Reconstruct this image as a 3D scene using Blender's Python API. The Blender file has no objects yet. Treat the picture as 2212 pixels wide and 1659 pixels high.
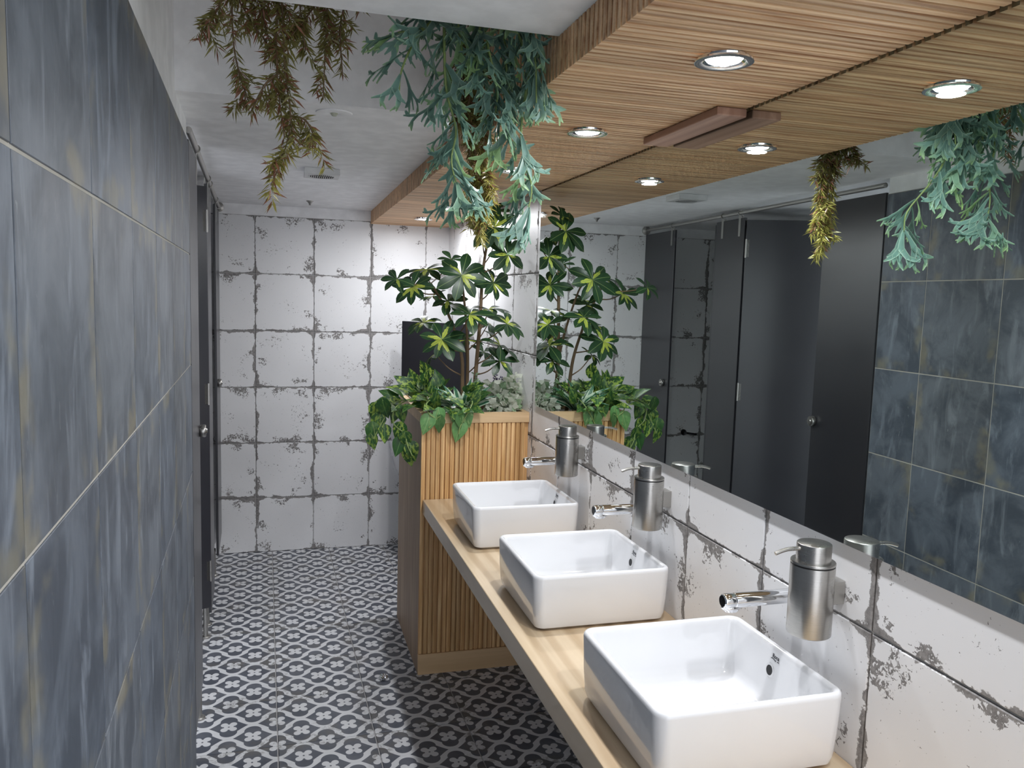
import bpy, bmesh, math, random
from mathutils import Vector, Matrix
C = bpy.context.scene.collection
T = 0.36                       # one wall tile, in metres: every length below is in tiles, scaled by T
PI = math.pi
# ------------------------------------------------------------------ camera, world, exposure
YAW, PITCH, ROLL, F = 0.27853, -0.10486, 0.0286, 1737.08
cam_d = bpy.data.cameras.new('camera'); cam = bpy.data.objects.new('camera', cam_d); C.objects.link(cam)
cam_d.sensor_width = 36.0; cam_d.sensor_fit = 'HORIZONTAL'; cam_d.lens = 36.0 * F / 2212; cam_d.clip_start = 0.02
fw = Vector((math.sin(YAW)*math.cos(PITCH), math.cos(YAW)*math.cos(PITCH), math.sin(PITCH)))
r0 = Vector((math.cos(YAW), -math.sin(YAW), 0)); u0 = r0.cross(fw)
rt = r0*math.cos(ROLL) + u0*math.sin(ROLL); up = -r0*math.sin(ROLL) + u0*math.cos(ROLL)
cam.matrix_world = Matrix.Translation((0, 0, 4.6775*T)) @ Matrix((rt, up, -fw)).transposed().to_4x4()
bpy.context.scene.camera = cam
w = bpy.data.worlds.new('world'); bpy.context.scene.world = w; w.use_nodes = True
w.node_tree.nodes['Background'].inputs[0].default_value = (.9, .93, 1, 1)
w.node_tree.nodes['Background'].inputs[1].default_value = 1.7
vs = bpy.context.scene.view_settings
vs.view_transform = 'Standard'; vs.look = 'None'; vs.gamma = 1; vs.use_curve_mapping = False
vs.exposure = 0.35
cy_ = bpy.context.scene.cycles; cy_.max_bounces = 16; cy_.diffuse_bounces = 9; cy_.glossy_bounces = 6
LAMP_W = 5.0                    # watts of each recessed downlight
LAMPS_Y = [-0.02, 1.93, 3.87, 5.83, 7.81, 11.48, 13.23]

# ------------------------------------------------------------------ node helper
class NB:
    def __init__(s, name):
        s.m = bpy.data.materials.new(name); s.m.use_nodes = True; s.nt = s.m.node_tree
        s.bsdf = s.nt.nodes['Principled BSDF']; s._tc = None; s._oi = None
    def n(s, t, **kw):
        x = s.nt.nodes.new(t)
        for k, v in kw.items(): setattr(x, k, v)
        return x
    def put(s, sock, v):
        if isinstance(v, bpy.types.NodeSocket): s.nt.links.new(v, sock)
        elif v is not None: sock.default_value = v
    def obj(s):
        if not s._tc: s._tc = s.n('ShaderNodeTexCoord')
        return s._tc.outputs['Object']
    def rnd(s):
        if not s._oi: s._oi = s.n('ShaderNodeObjectInfo')
        return s._oi.outputs['Random']
    def math(s, op, a, b=None, c=None, clamp=False):
        x = s.n('ShaderNodeMath', operation=op, use_clamp=clamp)
        for i, v in enumerate((a, b, c)):
            if v is not None: s.put(x.inputs[i], v)
        return x.outputs[0]
    def vmath(s, op, a, b=None):
        x = s.n('ShaderNodeVectorMath', operation=op)
        s.put(x.inputs[0], a)
        if b is not None: s.put(x.inputs[3 if op == 'SCALE' else 1], b)
        return x.outputs[0]
    def sep(s, v):
        x = s.n('ShaderNodeSeparateXYZ'); s.put(x.inputs[0], v); return x.outputs
    def comb(s, a, b, c):
        x = s.n('ShaderNodeCombineXYZ')
        for i, v in enumerate((a, b, c)): s.put(x.inputs[i], v)
        return x.outputs[0]
    def noise(s, vec, scale, detail=3, rough=.55, dist=0.0):
        x = s.n('ShaderNodeTexNoise'); s.put(x.inputs['Vector'], vec)
        x.inputs['Scale'].default_value = scale; x.inputs['Detail'].default_value = detail
        x.inputs['Roughness'].default_value = rough; x.inputs['Distortion'].default_value = dist
        return x.outputs['Fac']
    def ramp(s, v, lo, hi):          # smoothstep lo..hi -> 0..1
        x = s.n('ShaderNodeMapRange', interpolation_type='SMOOTHSTEP'); s.put(x.inputs[0], v)
        s.put(x.inputs[1], lo); s.put(x.inputs[2], hi); return x.outputs[0]
    def mix(s, f, a, b):
        x = s.n('ShaderNodeMix', data_type='RGBA'); s.put(x.inputs[0], f)
        s.put(x.inputs[6], a if isinstance(a, bpy.types.NodeSocket) else (*a[:3], 1))
        s.put(x.inputs[7], b if isinstance(b, bpy.types.NodeSocket) else (*b[:3], 1)); return x.outputs[2]
    def bump(s, h, st, dist=.01):
        x = s.n('ShaderNodeBump'); s.put(x.inputs['Height'], h); x.inputs['Strength'].default_value = st
        x.inputs['Distance'].default_value = dist; s.nt.links.new(x.outputs[0], s.bsdf.inputs['Normal'])
    def out(s, color=None, rough=None, metal=None, coat=None, spec=None, **kw):
        b = s.bsdf.inputs
        if color is not None: s.put(b['Base Color'], color if isinstance(color, bpy.types.NodeSocket) else (*color, 1))
        if rough is not None: s.put(b['Roughness'], rough)
        if metal is not None: s.put(b['Metallic'], metal)
        if coat is not None: s.put(b['Coat Weight'], coat); b['Coat Roughness'].default_value = .06
        if spec is not None: s.put(b['Specular IOR Level'], spec)
        for k, v in kw.items(): s.put(b[k.replace('_', ' ')], v)
        return s.m

def plain(name, col, rough=.5, metal=0, **kw):
    b = NB(name); v = b.noise(b.obj(), 14, 4)
    c = b.mix(b.ramp(v, .35, .7), [x*.94 for x in col], [min(1, x*1.05) for x in col])
    return b.out(c, rough, metal, **kw)

M = {}
M['paint'] = plain('paint', (.88, .88, .89), .75)
M['paint_dark'] = plain('paint_dark', (.30, .31, .31), .8)
M['grout_grey'] = plain('grout_grey', (.46, .45, .45), .9)
M['grout_pale'] = plain('grout_pale', (.42, .40, .36), .9)
M['black'] = plain('black', (.008, .008, .009), .5)
M['chrome'] = plain('chrome', (.86, .87, .89), .06, 1)
M['chrome_dark'] = plain('chrome_dark', (.10, .10, .11), .15, 1)
M['plastic_white'] = plain('plastic_white', (.62, .62, .62), .45)
M['ink'] = plain('ink', (.03, .03, .04), .4)
M['soil'] = plain('soil', (.02, .018, .012), .95)
M['seal'] = plain('seal', (.5, .5, .5), .4)

def brushed():
    b = NB('brushed_steel'); o = b.obj(); p = b.vmath('MULTIPLY', o, (40, 40, 900))
    v = b.noise(p, 1.0, 3, .6); sm = b.noise(o, 22, 3, .6)
    col = b.mix(v, (.36, .35, .335), (.52, .51, .485))
    return b.out(col, b.math('ADD', b.math('MULTIPLY', sm, .14), .22), 1)
M['steel'] = brushed()
def flat_steel():
    b = NB('satin_steel'); return b.out((.42, .41, .39), .42, 1)
M['satin'] = flat_steel()
def ceramic():
    b = NB('ceramic'); v = b.noise(b.obj(), 5, 2)
    return b.out(b.mix(v, (.74, .745, .76), (.78, .785, .80)), .07, 0, 0.5, Subsurface_Weight=0.0)
M['ceramic'] = ceramic()
def hpl():
    b = NB('dark_laminate'); v = b.noise(b.obj(), 3.5, 5, .6); g = b.noise(b.obj(), 240, 2)
    b.bump(g, .08, .001)
    return b.out(b.mix(v, (.020, .020, .025), (.030, .030, .037)), b.math('ADD', b.math('MULTIPLY', v, .12), .24), 0, spec=.75)
M['hpl'] = hpl()
def mirror():
    b = NB('mirror_glass'); o = b.obj()
    sm = b.noise(b.vmath('MULTIPLY', o, (1, 1.2, 2.4)), 3.0, 6, .65, 1.2)
    sp = b.noise(o, 190, 1, .4)
    dots = b.math('MULTIPLY', b.ramp(sp, .80, .83), .5)
    r = b.math('ADD', b.math('MULTIPLY', b.ramp(sm, .55, .85), .05), .006)
    return b.out(b.mix(b.math('ADD', b.math('MULTIPLY', b.ramp(sm, .5, .9), .06), dots), (.72, .78, .755), (.76, .79, .79)), r, 1)
M['mirror'] = mirror()

def white_tile():
    b = NB('worn_white_tile'); o = b.vmath('SCALE', b.obj(), 1/T); x, y, z = b.sep(o); r = b.rnd()
    off = b.comb(b.math('MULTIPLY', r, 91.3), b.math('MULTIPLY', r, 37.7), b.math('MULTIPLY', r, 53.1))
    p = b.vmath('ADD', o, off)
    du = b.math('MINIMUM', x, b.math('SUBTRACT', 1.0, x)); dv = b.math('MINIMUM', z, b.math('SUBTRACT', 1.0, z))
    d = b.math('MINIMUM', du, dv)
    corner = b.math('ADD', du, dv)
    lo = b.noise(p, 2.3, 2, .5); mid = b.noise(p, 13, 5, .68); hi = b.noise(p, 34, 4, .65, .6)
    wdt = b.math('ADD', b.math('MULTIPLY', b.ramp(lo, .46, .74), .055), -.004)
    wdt = b.math('ADD', wdt, b.math('MULTIPLY', b.math('SUBTRACT', 1.0, b.ramp(corner, .0, .22)), .030))
    e = b.math('SUBTRACT', d, b.math('MULTIPLY', b.math('SUBTRACT', mid, .46), .12))
    edge = b.math('SUBTRACT', 1.0, b.ramp(b.math('SUBTRACT', e, wdt), -.002, .006))
    # flakes beyond the solid edge, and a few loose patches of specks inside the tile
    near = b.math('SUBTRACT', 1.0, b.ramp(d, .03, .26))
    patch = b.ramp(b.noise(p, 3.1, 2, .5), .52, .66)
    dens = b.math('MULTIPLY', patch, b.math('ADD', b.math('MULTIPLY', near, .95), .42))
    th = b.math('SUBTRACT', .70, b.math('MULTIPLY', dens, .20))
    fl = b.ramp(b.math('SUBTRACT', hi, th), .0, .012)
    tiny = b.ramp(b.noise(p, 55, 2, .5), .735, .745)
    m = b.math('MAXIMUM', b.math('MAXIMUM', edge, fl), b.math('MULTIPLY', tiny, .8))
    worn = b.mix(b.ramp(b.noise(p, 26, 4, .7), .3, .7), (.10, .092, .088), (.27, .255, .245))
    base = b.mix(b.noise(p, 1.6, 3), (.76, .765, .775), (.83, .83, .84))
    b.bump(b.math('SUBTRACT', 1.0, m), .25, .0015)
    return b.out(b.mix(b.math('MULTIPLY', m, .92), base, worn), b.math('ADD', b.math('MULTIPLY', m, .3), .38), 0)
M['white_tile'] = white_tile()

def dark_tile():
    b = NB('slate_tile'); o = b.vmath('SCALE', b.obj(), 1/T); x, y, z = b.sep(o); r = b.rnd()
    off = b.comb(b.math('MULTIPLY', r, 71.3), b.math('MULTIPLY', r, 27.7), b.math('MULTIPLY', r, 43.1))
    p = b.vmath('ADD', o, off)
    d = b.math('MINIMUM', b.math('MINIMUM', x, b.math('SUBTRACT', 1.0, x)), b.math('MINIMUM', z, b.math('SUBTRACT', 1.0, z)))
    n1 = b.noise(p, 2.2, 5, .62, .5); n2 = b.noise(b.vmath('MULTIPLY', p, (3.2, 1, .8)), 2.0, 6, .65, .8)
    base = b.mix(b.ramp(n1, .36, .64), (.055, .067, .088), (.122, .140, .170))
    base = b.mix(b.ramp(n2, .50, .72), base, (.190, .212, .248))
    sc = b.noise(b.vmath('MULTIPLY', p, (16, 1, 5)), 1.6, 3, .5, 1.5)
    base = b.mix(b.math('MULTIPLY', b.ramp(sc, .70, .76), .5), base, (.26, .29, .30))
    rust = b.math('MULTIPLY', b.math('SUBTRACT', 1.0, b.ramp(b.math('SUBTRACT', d, b.math('MULTIPLY', b.noise(p, 4, 4), .22)), -.06, .03)), b.ramp(b.noise(p, 2.7, 3), .5, .66))
    base = b.mix(b.math('MULTIPLY', rust, .5), base, (.26, .225, .14))
    tint = b.mix(r, (.90, .95, 1.0), (1.08, 1.06, 1.02))
    mx = b.n('ShaderNodeMix', data_type='RGBA', blend_type='MULTIPLY'); mx.inputs[0].default_value = 1
    b.put(mx.inputs[6], base); b.put(mx.inputs[7], tint)
    return b.out(mx.outputs[2], b.math('ADD', b.math('MULTIPLY', n2, .25), .32), 0)
M['dark_tile'] = dark_tile()

def floor_tile():
    b = NB('patterned_floor_tile'); o = b.vmath('SCALE', b.obj(), 1/T); x, y, z = b.sep(o); r = b.rnd()
    p = b.vmath('ADD', o, b.comb(b.math('MULTIPLY', r, 61.3), b.math('MULTIPLY', r, 17.7), 0.0))
    def fold(v):
        a = b.math('MULTIPLY', v, 2.0)
        return b.math('ABSOLUTE', b.math('SUBTRACT', b.math('FRACT', b.math('ADD', a, .5)), .5))
    def fold2(v):
        a = b.math('MULTIPLY', v, 2.0)
        return b.math('ABSOLUTE', b.math('SUBTRACT', b.math('FRACT', a), .5))
    ax, ay, bx_, by_ = fold(x), fold(y), fold2(x), fold2(y)
    use_b = b.math('GREATER_THAN', b.math('ADD', ax, ay), .5)
    def sel(a, c):
        return b.math('ADD', b.math('MULTIPLY', a, b.math('SUBTRACT', 1.0, use_b)), b.math('MULTIPLY', c, use_b))
    px, py = sel(ax, bx_), sel(ay, by_)
    def circ(cx, cy, rad, sx=1.0, sy=1.0):
        dx = b.math('MULTIPLY', b.math('SUBTRACT', px, cx), sx); dy = b.math('MULTIPLY', b.math('SUBTRACT', py, cy), sy)
        return b.math('SUBTRACT', rad, b.math('SQRT', b.math('ADD', b.math('MULTIPLY', dx, dx), b.math('MULTIPLY', dy, dy))))
    lobe = circ(0, .235, .178)
    # pointed side leaf: half height falls off towards the tip at px = .46
    t = b.math('DIVIDE', b.math('SUBTRACT', .405, px), .235, clamp=True)
    leaf = b.math('SUBTRACT', b.math('MULTIPLY', b.math('POWER', t, 1.15), .215), py)
    dark = b.ramp(b.math('MAXIMUM', lobe, leaf), -.004, .004)
    petal = b.math('MAXIMUM', circ(.092, .100, .076, 1.0, .95), circ(.0, .0, .098, 1.0, .9))
    flower = b.math('MULTIPLY', b.ramp(petal, -.004, .004), b.math('SUBTRACT', 1.0, b.ramp(circ(0, 0, .017, .8, .8), -.004, .004)))
    pat = b.math('MULTIPLY', dark, b.math('SUBTRACT', 1.0, flower))
    d = b.math('MINIMUM', b.math('MINIMUM', x, b.math('SUBTRACT', 1.0, x)), b.math('MINIMUM', y, b.math('SUBTRACT', 1.0, y)))
    n1 = b.noise(p, 2.6, 4, .6); n2 = b.noise(p, 16, 4, .7, .5)
    darkc = b.mix(b.ramp(n1, .35, .68), (.070, .080, .104), (.120, .130, .156))
    light = b.mix(b.noise(p, 6, 3), (.62, .63, .65), (.72, .73, .745))
    # worn, browned zones, mostly around the tile edges
    wear = b.math('MULTIPLY', b.math('SUBTRACT', 1.0, b.ramp(d, .02, .22)), b.ramp(b.noise(p, 3.4, 3), .42, .62))
    wear = b.math('MAXIMUM', wear, b.math('MULTIPLY', b.ramp(b.noise(p, 1.9, 2), .60, .72), .8))
    darkc = b.mix(b.math('MULTIPLY', wear, .75), darkc, (.135, .128, .118))
    light = b.mix(b.math('MULTIPLY', b.math('MULTIPLY', wear, b.ramp(n2, .48, .56)), .8), light, (.17, .165, .155))
    return b.out(b.mix(pat, light, darkc), b.math('ADD', b.math('MULTIPLY', n1, .2), .34), 0)
M['floor_tile'] = floor_tile()

def wood(name, axis, c0, c1, c2, rough=.45, ring=1.0, coat=0.0, scale=1.0):
    b = NB(name); o = b.vmath('SCALE', b.obj(), scale); r = b.rnd()
    off = b.comb(b.math('MULTIPLY', r, 31.3), b.math('MULTIPLY', r, 17.7), b.math('MULTIPLY', r, 23.1))
    p = b.vmath('ADD', o, off)
    st = {'x': (1, 9, 9), 'y': (9, 1, 9), 'z': (9, 9, 1)}[axis]
    q = b.vmath('MULTIPLY', p, st)
    n1 = b.noise(q, 2.2*ring, 4, .55, 1.3); n2 = b.noise(b.vmath('MULTIPLY', q, tuple(1 if s == 1 else 4 for s in st)), 7, 3, .6)
    wv = b.n('ShaderNodeTexWave', wave_type='BANDS', bands_direction={'x': 'Y', 'y': 'X', 'z': 'X'}[axis])
    b.put(wv.inputs['Vector'], q); wv.inputs['Scale'].default_value = 1.5*ring; wv.inputs['Distortion'].default_value = 7
    wv.inputs['Detail'].default_value = 3; wv.inputs['Detail Scale'].default_value = .8
    c = b.mix(b.ramp(n1, .3, .72), c0, c1)
    c = b.mix(b.math('MULTIPLY', b.ramp(wv.outputs['Fac'], .25, .95), .55), c, c2)
    c = b.mix(b.math('MULTIPLY', b.ramp(n2, .5, .75), .35), c, c0)
    hs = b.n('ShaderNodeHueSaturation'); b.put(hs.inputs['Color'], c)
    b.put(hs.inputs['Value'], b.math('ADD', b.math('MULTIPLY', r, .30), .85))
    b.bump(n2, .15, .002)
    return b.out(hs.outputs[0], rough, 0, coat)
M['soffit_wood'] = wood('soffit_oak', 'x', (.42, .22, .11), (.72, .46, .25), (.84, .60, .36), .5)
M['planter_wood'] = wood('planter_oak', 'z', (.62, .37, .15), (.84, .57, .29), (.44, .22, .08), .5)
M['trim_wood'] = wood('trim_oak', 'x', (.60, .41, .22), (.76, .55, .33), (.48, .30, .15), .5, .6)
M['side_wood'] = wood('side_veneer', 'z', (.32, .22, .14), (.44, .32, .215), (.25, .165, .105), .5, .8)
M['counter_wood'] = wood('counter_pine', 'y', (.66, .50, .32), (.82, .66, .46), (.50, .34, .19), .30, .36, .3)
M['board_wood'] = wood('board_wood', 'y', (.36, .20, .14), (.48, .29, .21), (.30, .16, .11), .45, .6)
M['stem'] = plain('stem', (.17, .11, .06), .7)
M['vine'] = plain('vine', (.22, .30, .10), .6)
M['stem_grey'] = plain('stem_grey', (.20, .22, .17), .7)

def leaf_mat(name, base, edge, accent, mode, rough=.38):
    b = NB(name); o = b.obj(); x, y, z = b.sep(o); r = b.rnd(); ax = b.math('ABSOLUTE', x)
    p = b.vmath('ADD', o, b.comb(b.math('MULTIPLY', r, 31.), b.math('MULTIPLY', r, 17.), 0.0))
    c = b.mix(b.noise(p, 6, 3), [v*.75 for v in base], [v*1.25 for v in base])
    if mode == 'umbrella':      # yellow forked flame along the midrib of most leaves
        fl = b.math('SUBTRACT', b.math('MULTIPLY', b.math('SUBTRACT', .76, y), .25), b.math('ABSOLUTE', b.math('SUBTRACT', ax, b.math('MULTIPLY', y, .07))))
        fl = b.math('ADD', fl, b.math('MULTIPLY', b.math('SUBTRACT', b.noise(p, 7, 2), .5), .12))
        f = b.math('MULTIPLY', b.ramp(fl, .04, .06), b.math('GREATER_THAN', b.math('FRACT', b.math('MULTIPLY', r, 7.3)), .50))
        c = b.mix(f, c, accent)
        c = b.mix(b.math('SUBTRACT', 1.0, b.ramp(ax, .006, .014)), c, edge)
    elif mode == 'pothos':
        f = b.math('MULTIPLY', b.ramp(b.noise(b.vmath('MULTIPLY', p, (1.0, .5, 1)), 7, 3, .6), .50, .56), b.math('FRACT', b.math('MULTIPLY', r, 5.7)))
        c = b.mix(f, c, accent)
        c = b.mix(b.math('MULTIPLY', b.math('SUBTRACT', 1.0, b.ramp(ax, .008, .02)), .6), c, edge)
    elif mode == 'frond':
        at = b.n('ShaderNodeAttribute', attribute_name='rim')
        c = b.mix(b.math('MULTIPLY', b.ramp(at.outputs['Fac'], .72, .95), .55), c, edge)
        c = b.mix(b.math('MULTIPLY', b.ramp(y, .55, 1.0), .85), c, accent)
        c = b.mix(b.math('MULTIPLY', b.ramp(r, .75, .95), .5), c, accent)
    elif mode == 'striped':
        c = b.mix(b.ramp(b.math('ADD', ax, b.math('MULTIPLY', b.noise(p, 9, 2), .05)), .065, .085), c, edge)
    hs = b.n('ShaderNodeHueSaturation'); b.put(hs.inputs['Color'], c)
    b.put(hs.inputs['Value'], b.math('ADD', b.math('MULTIPLY', r, .5), .72))
    tr = b.n('ShaderNodeBsdfTranslucent'); b.put(tr.inputs['Color'], hs.outputs[0])
    ms = b.n('ShaderNodeMixShader'); ms.inputs[0].default_value = .5 if name.startswith('cream') else .22
    outn = b.nt.nodes['Material Output']
    b.out(hs.outputs[0], rough, 0)
    b.nt.links.new(b.bsdf.outputs[0], ms.inputs[1]); b.nt.links.new(tr.outputs[0], ms.inputs[2]); b.nt.links.new(ms.outputs[0], outn.inputs['Surface'])
    return b.m
M['umbrella_leaf'] = leaf_mat('umbrella_leaf', (.020, .060, .022), (.18, .27, .09), (.46, .54, .08), 'umbrella')
M['pothos_leaf'] = leaf_mat('pothos_leaf', (.028, .095, .024), (.18, .36, .10), (.46, .62, .10), 'pothos')
M['pothos_pale'] = leaf_mat('pothos_pale_leaf', (.13, .30, .10), (.35, .50, .22), (.33, .52, .20), 'pothos')
M['frond'] = leaf_mat('antler_frond', (.17, .31, .26), (.50, .66, .50), (.42, .60, .16), 'frond', .42)
M['striped_leaf'] = leaf_mat('striped_leaf', (.05, .17, .09), (.60, .72, .56), (.4, .5, .3), 'striped')
M['needle_olive'] = leaf_mat('needle_olive', (.24, .22, .065), (.2, .2, .1), (.2, .2, .1), 'plain')
M['needle_lit'] = leaf_mat('needle_lit', (.44, .40, .10), (.2, .2, .1), (.2, .2, .1), 'plain')  # brighter needle, lamp light put into its colour
M['needle_red'] = leaf_mat('needle_red', (.30, .13, .075), (.2, .2, .1), (.2, .2, .1), 'plain')
M['cream_leaf'] = leaf_mat('cream_leaf', (.88, .92, .80), (.2, .2, .1), (.2, .2, .1), 'plain')
M['sage_leaf'] = leaf_mat('sage_leaf', (.34, .50, .30), (.2, .2, .1), (.2, .2, .1), 'plain')
M['purple'] = leaf_mat('purple_flower', (.075, .05, .16), (.2, .2, .1), (.2, .2, .1), 'plain')

def emis(name, col, st):
    b = NB(name); b.bsdf.inputs['Emission Color'].default_value = (*col, 1); b.bsdf.inputs['Emission Strength'].default_value = st
    return b.out((1, 1, 1), .4)
M['lamp_on'] = emis('lamp_on', (1, .98, .96), 60)
def glass():
    b = NB('clear_ring'); return b.out((.95, .95, .95), .05, 0, Transmission_Weight=.9)
M['glass'] = glass()

# ------------------------------------------------------------------ mesh helpers (lengths in tiles)
def mesh(name, verts, faces, mat, smooth=False, mi=None):
    me = bpy.data.meshes.new(name); me.from_pydata([(a*T, b*T, c*T) for a, b, c in verts], [], faces)
    for m in (mat if isinstance(mat, (list, tuple)) else [mat]): me.materials.append(m)
    if mi: me.polygons.foreach_set('material_index', mi)
    me.update()
    if smooth:
        me.polygons.foreach_set('use_smooth', [True]*len(me.polygons)); me.set_sharp_from_angle(angle=math.radians(38))
    return me
def add(name, me, parent=None, loc=(0, 0, 0), rot=None, scale=None, label=None):
    o = bpy.data.objects.new(name, me); C.objects.link(o)
    o.location = Vector(loc)*T
    if rot is not None:
        if isinstance(rot, Matrix): o.rotation_mode = 'QUATERNION'; o.rotation_quaternion = rot.to_quaternion()
        else: o.rotation_euler = rot
    if scale is not None: o.scale = (scale,)*3 if not isinstance(scale, (tuple, list)) else scale
    if parent is not None:
        o.parent = parent
        anc = parent; base = Vector((0, 0, 0))
        while anc is not None: base += anc.location; anc = anc.parent
        o.location = Vector(loc)*T - base if not isinstance(loc, Local) else Vector(loc.v)*T
    if label: o['label'] = label
    return o
class Local:                      # location given relative to the parent (used under rotated parents)
    def __init__(s, *v): s.v = v
    def __iter__(s): return iter(s.v)
    def __len__(s): return 3
    def __getitem__(s, i): return s.v[i]
def thing(name, label, cat, loc, rot=None, group=None):
    o = bpy.data.objects.new(name, None); C.objects.link(o); o.location = Vector(loc)*T
    o.empty_display_size = .05
    if rot: o.rotation_euler = rot
    o['label'] = label; o['category'] = cat
    if group: o['group'] = group
    return o
def tag(o, label, cat, group=None):
    o['label'] = label; o['category'] = cat
    if group: o['group'] = group
    return o
def struct(o, label=None):
    o['kind'] = 'structure'
    if label: o['label'] = label; 
    return o
def box(x0, y0, z0, x1, y1, z1):
    v = [(x0, y0, z0), (x1, y0, z0), (x1, y1, z0), (x0, y1, z0), (x0, y0, z1), (x1, y0, z1), (x1, y1, z1), (x0, y1, z1)]
    return v, [(0, 3, 2, 1), (4, 5, 6, 7), (0, 1, 5, 4), (1, 2, 6, 5), (2, 3, 7, 6), (3, 0, 4, 7)]
def join(parts):
    V, Fc = [], []
    for v, f in parts:
        n = len(V); V += list(v); Fc += [tuple(i+n for i in q) for q in f]
    return V, Fc
def bevel_box(x0, y0, z0, x1, y1, z1, mat, bev=.01, seg=2, name='box'):
    v, f = box(x0, y0, z0, x1, y1, z1); me = mesh(name, v, f, mat)
    bm = bmesh.new(); bm.from_mesh(me)
    bmesh.ops.bevel(bm, geom=bm.edges[:], offset=bev*T, segments=seg, affect='EDGES', profile=.5)
    bm.to_mesh(me); bm.free(); me.polygons.foreach_set('use_smooth', [False]*len(me.polygons)); return me
def lathe(prof, n=32, axis='z', caps=True):
    V, Fc = [], []
    for r, h in prof:
        for k in range(n):
            a = 2*PI*k/n; c, s = r*math.cos(a), r*math.sin(a)
            V.append((c, s, h) if axis == 'z' else (h, c, s) if axis == 'x' else (s, h, c))
    m = len(prof)
    for i in range(m-1):
        for k in range(n):
            a, b_, c, d = i*n+k, i*n+(k+1) % n, (i+1)*n+(k+1) % n, (i+1)*n+k
            Fc.append((a, b_, c, d))
    if caps and prof[0][0] > 1e-6: Fc.append(tuple(range(n-1, -1, -1)))
    if caps and prof[-1][0] > 1e-6: Fc.append(tuple(range((m-1)*n, m*n)))
    return V, Fc
def tube(pts, r, n=8):
    pts = [Vector(p) for p in pts]; V, Fc = [], []; rr = r if isinstance(r, (list, tuple)) else [r]*len(pts)
    prev = None
    for i, p in enumerate(pts):
        d = (pts[min(i+1, len(pts)-1)] - pts[max(i-1, 0)]).normalized()
        if prev is None: a = d.orthogonal().normalized()
        else: a = (prev - d*prev.dot(d)).normalized()
        prev = a; b_ = d.cross(a)
        for k in range(n):
            t = 2*PI*k/n; V.append(tuple(p + (a*math.cos(t) + b_*math.sin(t))*rr[i]))
    for i in range(len(pts)-1):
        for k in range(n): Fc.append((i*n+k, i*n+(k+1) % n, (i+1)*n+(k+1) % n, (i+1)*n+k))
    Fc.append(tuple(range(n-1, -1, -1))); Fc.append(tuple(range((len(pts)-1)*n, len(pts)*n)))
    return V, Fc
def spline(pts, per=6):
    P = [Vector(p) for p in pts]; P = [P[0]*2-P[1]] + P + [P[-1]*2-P[-2]]; out = []
    for i in range(1, len(P)-2):
        for k in range(per):
            t = k/per; a, b_, c, d = P[i-1], P[i], P[i+1], P[i+2]
            out.append(.5*((2*b_) + (c-a)*t + (2*a-5*b_+4*c-d)*t*t + (3*b_-a-3*c+d)*t**3))
    out.append(P[-2]); return out
def rel(V, o): return [(a-o[0], b-o[1], c-o[2]) for a, b, c in V]

# ------------------------------------------------------------------ room geometry (tile units)
D, XR, XM = 14.845, 2.964, 2.926           # far wall, mirror wall, mirror face
XL0, BL = -1.0613, .0356                   # left line: x at the far wall, its turn towards the camera
ZC, ZS, ZW = 6.18, 5.955, 6.02             # ceiling, underside of wooden canopy, top of wall tiles
def LP(lat, y, z=0.0):                     # point on the left-hand line
    s = D - y
    return (XL0 + math.sin(BL)*s + math.cos(BL)*lat, D - math.cos(BL)*s + math.sin(BL)*lat, z)
WEND = 6.972                               # dark wall begins this far from the far wall

def tile_mesh(name, w0, w1, h0, h1, mat, gap=.011, th=.03, ch=.006):
    a, b_, c, d = w0+gap/2, w1-gap/2, h0+gap/2, h1-gap/2
    V = [(a, th, c), (b_, th, c), (b_, th, d), (a, th, d), (a, ch, c), (b_, ch, c), (b_, ch, d), (a, ch, d),
         (a+ch, 0, c+ch), (b_-ch, 0, c+ch), (b_-ch, 0, d-ch), (a+ch, 0, d-ch)]
    Fc = [(8, 9, 10, 11)]
    for i in range(4):
        j = (i+1) % 4; Fc += [(i, j, 4+j, 4+i), (4+i, 4+j, 8+j, 8+i)]
    return mesh(name, V, Fc, mat)
wt = tile_mesh('white_tile', 0, 1, 0, 1, M['white_tile'])
# --- floor
v, f = box(-4.9, -3.2, -.2, 3.3, 15.1, -.012)
floor = struct(add('floor', mesh('floor', v, f, M['grout_grey'])), 'grey and white patterned tile floor')
g, ch = .012/2, .005
V = [(g, g, -.03), (1-g, g, -.03), (1-g, 1-g, -.03), (g, 1-g, -.03), (g, g, -ch), (1-g, g, -ch), (1-g, 1-g, -ch), (g, 1-g, -ch),
     (g+ch, g+ch, 0), (1-g-ch, g+ch, 0), (1-g-ch, 1-g-ch, 0), (g+ch, 1-g-ch, 0)]
Fc = [(8, 9, 10, 11)]
for i in range(4):
    j = (i+1) % 4; Fc += [(i, j, 4+j, 4+i), (4+i, 4+j, 8+j, 8+i)]
ft = mesh('floor_tile', V, Fc, M['floor_tile'])
AF = .021
for i in range(-5, 4):
    for j in range(-11, 7):
        x = -.061 + i*math.cos(AF) - j*math.sin(AF); y = 8.24 + i*math.sin(AF) + j*math.cos(AF)
        add('tile', ft, floor, (x, y, 0), (0, 0, AF))
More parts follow.
